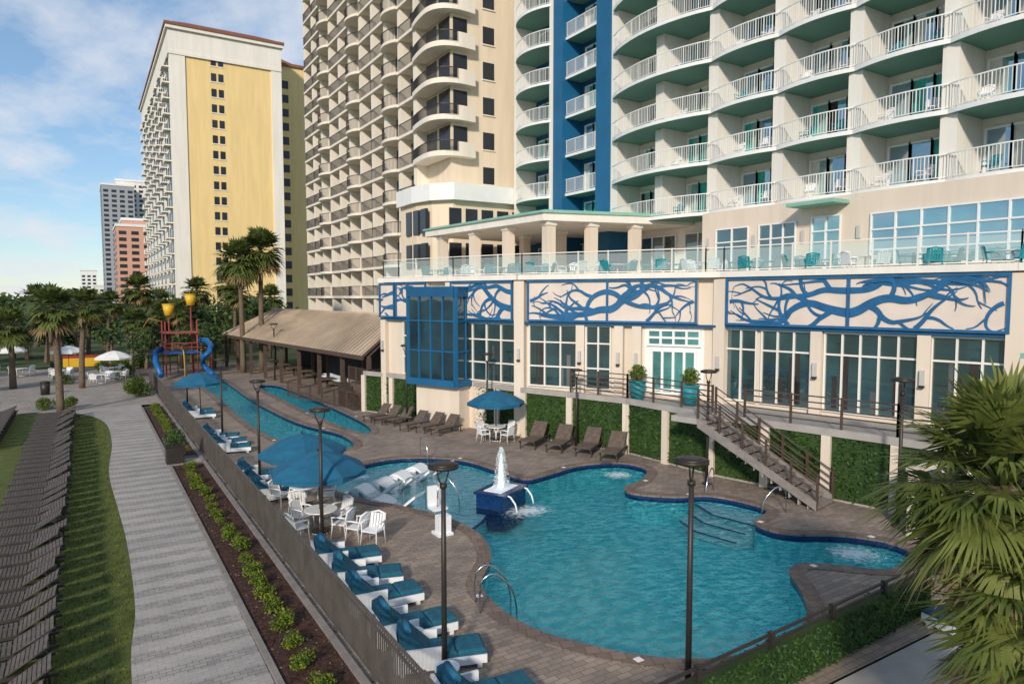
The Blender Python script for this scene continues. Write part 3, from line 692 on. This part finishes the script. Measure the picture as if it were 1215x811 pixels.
b.box(19.5,22,46,75,0,3.5,'darkin'); 
for i in range(8): b.box(15.5,16.7,46+i*3.4,47.2+i*3.4,.7,.78,'brownslat'); b.box(16,16.15,46.5+i*3.4,46.65+i*3.4,0,.7,'brown')
b.build('bar_pavilion')
b=MB(); fence_line(b,(12.2,50),(14.6,41.5),1.1,'railbrown',1.6,.14,0,.012,(.1,None),.05)
b.prism([(14.9,44.5),(17.4,45.4),(18.4,42.2),(15.2,41.4)],0,1.5,'brownslat'); fence_line(b,(14.9,44.5),(15.2,41.4),1.05,'railbrown',1.0,.14,1.5,.012,(.1,None),.05); fence_line(b,(15.2,41.4),(18.2,42.1),1.05,'railbrown',1.0,.14,1.5,.012,(.1,None),.05)
for k in range(7): b.box(14.2,14.9,44.3-.42*k,44.7-.42*k-.02,0,1.45-.2*k,'brown')
b.build('bar_railing')

# ---------------------------------------------------------------- lamps
b=MB()
b.cyl(0,0,0,.04,.16,'bronze',14); b.cyl(0,0,.04,3.62,.055,'bronze',12,.045); b.cyl(0,0,3.62,3.70,.07,'bronze',12)
for s in (-1,1): b.tube([(0,0,3.66),(s*.10,0,3.72),(s*.19,0,3.85),(s*.235,0,4.02)],.016,'bronze',6)
b.cyl(0,0,4.0,4.06,.29,'bronze',24); b.cyl(0,0,4.06,4.10,.29,'bronze',24,.16); b.cyl(0,0,3.985,3.999,.22,'lampglass',20)
LM=b.mesh('lamp')
for x,y,z,r,s in ((5.5,19.0,0,.6,1),(5.4,26.7,0,.6,1),(5.6,11.4,0,.6,1),(9.1,8.5,0,.6,1.06),(5.7,36.9,0,.6,1),(5.6,50,0,.6,1),(19.6,25.6,0,.3,.93),(20.1,18.0,0,.3,1.08),(21.4,11.4,0,.3,1.15),(17.6,30.6,0,.3,1.05),(15.4,36.0,0,.3,1.1),(13.8,61,0,.3,1.2),(3.3,66,0,0,1),(-2,74,0,0,1)):
    inst('street_lamp',LM,x,y,z,r,s)
# ---------------------------------------------------------------- furniture
def umbrella(mat_,r=1.45,h=2.55):
    b=MB(); n=8; b.cyl(0,0,0,.08,.28,'bronze',14); b.cyl(0,0,.08,h,.025,'bronze',8)
    for i in range(n):
        a0,a1=2*PI*i/n,2*PI*(i+1)/n
        rings=[(0,h),(r*.35,h-.13),(r*.7,h-.33),(r,h-.58)]
        for (ra,za),(rb,zb_) in zip(rings,rings[1:]):
            am=(a0+a1)/2
            for x0,x1,s0,s1 in ((a0,am,0,1),(am,a1,1,0)):
                ka=lambda rr,aa,ss,zz: (rr*math.cos(aa)*(1-.04*ss),rr*math.sin(aa)*(1-.04*ss),zz-.05*ss*rr/r)
                pts=[ka(ra,x0,s0,za),ka(rb,x0,s0,zb_),ka(rb,x1,s1,zb_),ka(ra,x1,s1,za)]
                if ra==0: pts=pts[:3]
                b.face(pts,mat_)
        ka=(r*math.cos(a0),r*math.sin(a0)); kb=(r*math.cos(a1),r*math.sin(a1))
        b.face([(*ka,h-.58),(*kb,h-.58),(*kb,h-.74),(*ka,h-.74)],mat_)
        b.tube([(0,0,h-.55),(ka[0]*.55,ka[1]*.55,h-.3)],.008,'bronze',4,False)
    b.cyl(0,0,h,h+.1,.03,'bronze',8,.01)
    return b.mesh('umbrella')
UB=umbrella('umb'); UW=umbrella('white',1.5)
for x,y,r in ((5.9,20.5,.2),(6.2,23.4,.6),(5.9,46,.1),(17.3,29.2,.4)): inst('patio_umbrella',UB,x,y,0,r,1,(random.uniform(-.03,.03),random.uniform(-.03,.03)))
for x,y in ((-6.4,81.9),(-5.7,100),(2.0,68.5),(-1.5,78),(-10,75)): inst('patio_umbrella',UW,x,y,0,1)
def chair(m):
    b=MB(); w=.27
    for sx in (-1,1):
        b.tube([(sx*w,.24,0),(sx*(w-.03),.2,.43),(sx*w,.2,.64)],.02,m,6); b.tube([(sx*w,-.27,0),(sx*(w-.02),-.2,.43),(sx*(w-.03),-.3,.86)],.02,m,6)
        b.tube([(sx*w,.22,.64),(sx*(w+.02),0,.67),(sx*w,-.25,.66)],.026,m,6)
    b.prism([(-.25,-.22),(.25,-.22),(.25,.24),(-.25,.24)],.41,.45,m)
    for i in range(5):
        x=-.19+i*.095; b.hexa([(x-.035,-.23,.45),(x+.035,-.23,.45),(x+.035,-.205,.45),(x-.035,-.205,.45),(x-.035,-.32,.84),(x+.035,-.32,.84),(x+.035,-.295,.84),(x-.035,-.295,.84)],m)
    b.tube([(-.24,-.31,.84),(0,-.33,.90),(.24,-.31,.84)],.03,m,6)
    return b.mesh('chair')
CW=chair('whiteplastic'); CT=chair('teal')
b=MB(); b.cyl(0,0,0,.04,.28,'whiteplastic',16); b.cyl(0,0,.04,.7,.04,'whiteplastic',10); b.cyl(0,0,.70,.735,.5,'whiteplastic',24); TBm=b.mesh('table')
def dining(x,y,n=4,ph=0,ch=CW,z=0,rr=.78):
    inst('round_table',TBm,x,y,z)
    for i in range(n):
        a=ph+2*PI*i/n+random.uniform(-.2,.2); r=rr+random.uniform(-.06,.12); inst('patio_chair',ch,x+r*math.cos(a),y+r*math.sin(a),z,a+PI/2+random.uniform(-.3,.3))
dining(5.9,20.5,4,.5); dining(6.2,23.4,4,.9); dining(17.3,29.2,4,.2)
inst('patio_chair',CW,6.6,19.2,0,.6); inst('patio_chair',CW,6.9,18.7,0,2.2)
for i,(x,y) in enumerate(((27.4,9),(27.1,10.9),(26.6,13.4),(26.2,15.6),(25.7,17.8),(25.2,20.2),(24.7,22.4),(23.6,24.2),(22.4,26),(21.3,27.9),(20.2,29.9),(19.4,32),(18.6,34.5),(17.8,36.8),(25.5,38),(26,36),(29,14),(28.6,19))): dining(x,y,4,i,CT if i%3 else CW,8.07,.7)
for x,y in ((-5,76),(-8,79),(-2,72),(2,72.5),(1,66.5),(-8,69),(2,68.5)): dining(x,y,4,1)
for f in range(6):
    for (y1,y0,xf,bu) in bays[2:7]:
        for q in (-1.1,.9): inst('patio_chair',CT if (f+int(y1))%3==0 else CW,31.8,(y1+y0)/2+q+random.uniform(-.3,.3),Z0+f*FH,1.57+random.uniform(-.5,.5))
def chaise(frame,slat,back=38):
    b=MB(); w=.32
    for s in (-1,1):
        b.box(-.95+.0,.95,s*w-.025,s*w+.025,.30,.36,frame)
        for x in (-.8,.8): b.box(x-.025,x+.025,s*w-.02,s*w+.02,0,.30,frame)
    x=-.92+.75
    while x<.93: b.box(x,x+.065,-w,w,.345,.375,slat); x+=.085
    ca,sa=math.cos(math.radians(back)),math.sin(math.radians(back)); hx=-.2
    for i in range(9):
        d0=i*.085; d1=d0+.068
        b.hexa([(hx-d1*ca,-w,.36+d1*sa),(hx-d0*ca,-w,.36+d0*sa),(hx-d0*ca,w,.36+d0*sa),(hx-d1*ca,w,.36+d1*sa)]+[(hx-d1*ca,-w,.39+d1*sa),(hx-d0*ca,-w,.39+d0*sa),(hx-d0*ca,w,.39+d0*sa),(hx-d1*ca,w,.39+d1*sa)],slat)
    for s in (-1,1): b.tube([(hx,s*w,.37),(hx-.78*ca,s*w,.37+.78*sa)],.02,frame,6); b.tube([(hx-.5*ca,s*(w-.03),.37+.5*sa),(hx-.62,s*(w-.03),.33)],.012,frame,5)
    return b.mesh('chaise')
CH=[chaise('lframe','lgrey',a) for a in (22,30,26)]; CH2=chaise('brown','brownslat',45)
y=7.0
while y<49: inst('sun_lounger',random.choice(CH),-1.65+random.uniform(-.08,.08),y,-.03,PI+random.uniform(-.05,.05)); y+=.92
y=40
while y<51: inst('sun_lounger',CH[0],-4.6,y,-.03,PI); y+=.95
for x,y,r in ((15.2,37.8,0),(15.5,36.9,0),(15.9,36.1,0),(16.0,34.4,0),(16.5,33.4,0),(16.9,32.4,0)): inst('sun_lounger',CH2,x-.9,y-.2,0,PI+.35)
for x,y in ((18.6,27.2),(19.2,25.9),(19.9,24.6),(20.2,23.2)): inst('sun_lounger',CH2,x-.3,y,0,PI+.6,1.15)
# blue cushioned loungers
b=MB()
b.box(-.95,.95,-.40,.40,.10,.28,'whiteplastic')
for x in (-.8,.8):
    for s in (-.33,.33): b.box(x-.05,x+.05,s-.05,s+.05,0,.1,'whiteplastic')
for s in (-1,1): b.box(-.95,.0,s*.40-.03,s*.40+.03,.10,.56,'whiteplastic')
b.box(-.97,-.90,-.40,.40,.1,.72,'whiteplastic')
def pad(b,x0,x1,z0,z1,w,m):
    r=.05; b.hexa([(x0,-w,z0),(x1,-w,z0),(x1,w,z0),(x0,w,z0),(x0,-w,z1-r),(x1,-w,z1-r),(x1,w,z1-r),(x0,w,z1-r)],m)
    b.hexa([(x0,-w,z1-r),(x1,-w,z1-r),(x1,w,z1-r),(x0,w,z1-r),(x0+r,-w+r,z1),(x1-r,-w+r,z1),(x1-r,w-r,z1),(x0+r,w-r,z1)],m)
pad(b,-.25,.33,.28,.40,.37,'cushion'); pad(b,.34,.94,.28,.395,.37,'cushion')
b.hexa([(-.88,-.36,.42),(-.25,-.36,.29),(-.25,.36,.29),(-.88,.36,.42),(-.86,-.36,.86),(-.74,-.36,.9),(-.74,.36,.9),(-.86,.36,.86)],'cushion')
b.hexa([(-.25,-.36,.29),(-.17,-.36,.38),(-.17,.36,.38),(-.25,.36,.29),(-.74,-.36,.86),(-.64,-.36,.84),(-.64,.36,.84),(-.74,.36,.86)],'cushion')
b.tube([(-.69,-.28,.90),(-.69,.28,.90)],.075,'umb',10)
BL=b.mesh('cabana')
random.seed(31)
for y in (8.6,10.0,11.8,13.1,14.8,16.1,17.6,24.8,26.0,27.8,33.5,34.8,36.4,44,45.3): inst('cushioned_lounger',BL,(5.72 if y<20 else 5.55)+random.uniform(-.05,.08),y,0,random.uniform(-.2,.15)-.15,.93)
inst('cushioned_lounger',BL,15.6,6.6,0,1.4)
b=MB(); b.cyl(0,0,.4,.44,.24,'whiteplastic',16); b.cyl(0,0,0,.4,.03,'whiteplastic',8); b.cyl(0,0,0,.03,.18,'whiteplastic',12); ST=b.mesh('side')
for y in (9.3,10.9,12.45,15.45,25.4,34.15): inst('side_table',ST,5.4,y,0)
# in-pool ledge loungers
b=MB(); prof=[(-.95,.62),(-.7,.42),(-.4,.17),(-.1,.12),(.25,.34),(.5,.36),(.8,.18),(.98,.10)]
prof=smooth(prof,4,False)
for (x0,z0),(x1,z1) in zip(prof,prof[1:]): b.hexa([(x0,-.33,z0-.09),(x1,-.33,z1-.09),(x1,.33,z1-.09),(x0,.33,z0-.09),(x0,-.33,z0),(x1,-.33,z1),(x1,.33,z1),(x0,.33,z0)],'whiteplastic')
b.box(-.6,-.3,-.3,.3,-.02,.12,'whiteplastic'); b.box(.3,.6,-.3,.3,-.02,.28,'whiteplastic')
LL=b.mesh('ledge')
for x,y in ((8.9,24.2),(9.9,24.7),(10.9,25.3),(12.0,26.0),(9.0,22.4)): inst('ledge_lounger',LL,x,y,-.33,PI-.9,1.15)
# fountain
b=MB(); b.box(-.8,.8,-.55,.55,-.8,.36,'tile'); b.box(-.87,.87,-.62,.62,.36,.44,'tile'); b.box(-.6,.6,-.36,.36,.44,.46,'foamjet')
random.seed(3)
pr=[(t_/14*1.25,.13*(1-t_/14)**.5+.015) for t_ in range(15)]
b.tube([(0,0,.44+z) for z,_ in pr],[q for _,q in pr],'foamjet',12)
for _ in range(3600):
    a=random.random()*6.28; hh=random.random()**1.15; rr=(.21*(1-hh)**.6+.03)*random.uniform(.2,1.4); leaf(b,(rr*math.cos(a),rr*math.sin(a),.45+1.45*hh),random.uniform(.02,.045),'foamjet')
for a in (-.6,.6):
    b.tube([(a,-.5,.42),(a,-.72,.36),(a,-.9,.15),(a,-.98,-.13)],.03,'foamjet',6)
b.build('pool_fountain',(12.3,20.4,0)).rotation_euler=(0,0,.5)
b=MB(); b.box(-.25,.25,-.25,.25,0,.08,'whiteplastic'); b.tube([(0,0,.08),(0,0,1.15),(.1,.2,1.4),(.2,.7,1.4)],.05,'whiteplastic',8); b.box(-.05,.45,.5,.95,.55,.62,'whiteplastic'); b.box(-.05,.45,.92,.98,.62,1.25,'whiteplastic'); b.tube([(.2,.7,1.4),(.2,.75,.6)],.03,'steel',6); b.box(-.2,.2,-.2,.1,.08,.6,'whiteplastic')
b.build('pool_lift',(9.0,18.4,0))
def handrail(x,y,ang,gap=.55):
    b=MB(); pf=smooth([(0,.0),(0,.6),(.12,.82),(.35,.86),(.7,.55),(.85,.1),(.86,-.4)],4,False)
    for s in ((-gap/2,gap/2) if gap>.2 else (0,)): b.tube([(p[0],s,p[1]) for p in pf],.022,'steel',8)
    o=b.build('pool_handrail',(x,y,0)); o.rotation_euler=(0,0,ang)
handrail(7.5,13.5,-.3); handrail(19.7,17.3,PI+.4,.1); handrail(19.7,14.2,PI-.4,.1); handrail(9.2,21.9,0,.1); handrail(12.8,28.4,-1.6,.1); handrail(10.4,21.6,-1,.1)
b=MB(); b.cyl(0,0,0,.85,.28,'teal',18,.40); b.cyl(0,0,.85,.9,.43,'teal',18); 
for k in range(5): blob(b,random.uniform(-.15,.15),random.uniform(-.15,.15),1.25,.4,.4,.4,160,.12,['shrub','hedge'])
PL=b.mesh('planter')
for x,y in ((21.6,23.6),(22.5,21.2)): inst('potted_plant',PL,x,y,2.42)
b=MB(); b.box(-.35,.35,-.35,.35,0,.75,'bronze'); b.box(-.4,.4,-.4,.4,.75,.82,'bronze'); blob(b,0,0,1.1,.45,.45,.4,700,.11,['hedge','leaf']); b.build('potted_plant',(3.1,32.7,0))
b=MB(); b.cyl(0,0,0,.9,.28,'bronze',16,.32); b.cyl(0,0,.9,1.0,.34,'bronze',16,.2); TC=b.mesh('bin')
inst('trash_can',TC,-2.7,60.7); inst('trash_can',TC,16.6,45.5)
b=MB(); b.prism([(22.6,8.6),(24.6,8.6),(24.9,4),(22.9,4)],5.2,5.45,'offwhite'); b.prism([(22.5,8.75),(24.7,8.75),(25,3.9),(22.8,3.9)],5.45,5.6,'greentrim')
for x,y in ((22.9,8.2),(23.1,4.4)): b.box(x-.2,x+.2,y-.2,y+.2,0,5.2,'cream')
b.build('entrance_canopy')
b=MB(); b.box(20.9,22.3,10.6,10.75,0,1.9,'deepblue'); b.box(20.75,20.9,10.55,10.8,0,2.0,'cream'); b.box(22.3,22.5,10.55,10.8,0,2.0,'cream'); b.box(20.9,22.3,10.56,10.6,.9,1.0,'blue'); b.box(20.7,22.55,10.5,10.85,2.0,2.1,'cream'); b.build('blue_gate')
# ---------------------------------------------------------------- splash playground
b=MB()
for x,y in ((6,68),(8.6,68),(6,71),(8.6,71)): b.cyl(x,y,0,5.0,.06,'play_r',10)
b.box(5.8,8.8,67.8,71.2,2.1,2.22,'play_b'); b.box(5.8,8.8,67.8,71.2,3.9,3.98,'play_r')
for zz in (2.6,3.0): b.box(5.9,8.7,67.86,67.92,zz,zz+.07,'play_r'); b.box(5.86,5.92,67.9,71,zz,zz+.07,'play_r')
for x,z,y in ((6.4,5.5,69),(8.3,6.4,69.5)):
    b.cyl(x,y,0,z,.05,'play_r',8); b.cyl(x,y,z,z+1.0,.32,'play_y',14,.5); b.cyl(x,y,z+1.0,z+1.06,.53,'play_y',14); b.tube([(x-.6,y,z+.6),(x+.6,y,z+.6)],.04,'play_r',6)
b.tube([(8.8,69,3.2),(9.4,68,3.2),(9.6,67,2.8),(9.3,66,2.3),(8.8,66.4,1.8),(8.9,67,1.1),(9.3,66.2,.5),(9.5,65,.3)],.26,'play_b',12)
b.tube([(5.8,69,2.5),(5.2,68.5,2.3),(5.1,67,1.4),(5.4,65.6,.4)],.25,'play_b',12)
b.tube([(6,71,4.9),(5.0,71.4,5.2),(4.5,71.5,4.4)],.045,'play_o',8)
for i in range(4): a=i*1.57; b.tube([(7.3+2.6*math.cos(a),69+2.6*math.sin(a),0),(7.3+2.6*math.cos(a),69+2.6*math.sin(a),2.0),(7.3+2.0*math.cos(a),69+2.0*math.sin(a),2.5)],.045,('play_r','play_o','play_b','play_y')[i],8)
b.build('splash_playground')
b=MB(); b.box(-.1,3.2,0,.1,0,.9,'play_y'); b.box(-.1,3.2,0.02,.08,.9,1.2,'play_r'); b.build('play_barrier',(-2.0,83,0))

# ---------------------------------------------------------------- light & camera
az=math.radians(224); el=math.radians(25)
sd=Vector((math.sin(az)*math.cos(el),math.cos(az)*math.cos(el),math.sin(el)))
L=bpy.data.lights.new('sun','SUN'); L.energy=3.5; L.angle=math.radians(5); L.color=(1,.88,.73)
o=bpy.data.objects.new('sun',L); o.rotation_euler=(-sd).to_track_quat('-Z','Y').to_euler(); sc.collection.objects.link(o)
w=bpy.data.worlds.new('World'); sc.world=w; w.use_nodes=True; nt=w.node_tree; bg=nt.nodes['Background']
sky=N(nt,'ShaderNodeTexSky',sky_type='NISHITA'); sky.sun_disc=False; sky.sun_elevation=el; sky.sun_rotation=az; sky.air_density=1.0; sky.dust_density=.1; sky.ozone_density=3.0
tc=N(nt,'ShaderNodeTexCoord'); sp=N(nt,'ShaderNodeSeparateXYZ'); nt.links.new(tc.outputs['Generated'],sp.inputs[0])
ad=N(nt,'ShaderNodeMath',operation='ADD'); ad.inputs[1].default_value=.16; nt.links.new(sp.outputs[2],ad.inputs[0])
dv=N(nt,'ShaderNodeVectorMath',operation='DIVIDE'); cb=N(nt,'ShaderNodeCombineXYZ')
for i in range(3): nt.links.new(ad.outputs[0],cb.inputs[i])
nt.links.new(tc.outputs['Generated'],dv.inputs[0]); nt.links.new(cb.outputs[0],dv.inputs[1])
mp=N(nt,'ShaderNodeMapping'); mp.inputs['Scale'].default_value=(1.2,.75,1); mp.inputs['Rotation'].default_value=(0,0,.55); mp.inputs['Location'].default_value=(2.3,.7,0); nt.links.new(dv.outputs[0],mp.inputs[0])
nz=noise(nt,1.6,9,mp.outputs[0],.6); f=ramp(nt,nz,.47,.66); mm=N(nt,'ShaderNodeMath',operation='MULTIPLY'); mm.inputs[1].default_value=.8; nt.links.new(f,mm.inputs[0])
nt.links.new(mixc(nt,mm.outputs[0],mixc(nt,.35,sky.outputs[0],(1.7,2.9,4.3)),(5.2,5.4,5.8)),bg.inputs[0]); bg.inputs[1].default_value=.15
cam=bpy.data.cameras.new('camera'); cam.lens=24; cam.sensor_width=36; cam.clip_end=4000; co=bpy.data.objects.new('camera',cam)
co.location=(0,0,7.2); co.rotation_euler=(math.radians(90-3.78),0,math.radians(-32)); sc.collection.objects.link(co); sc.camera=co
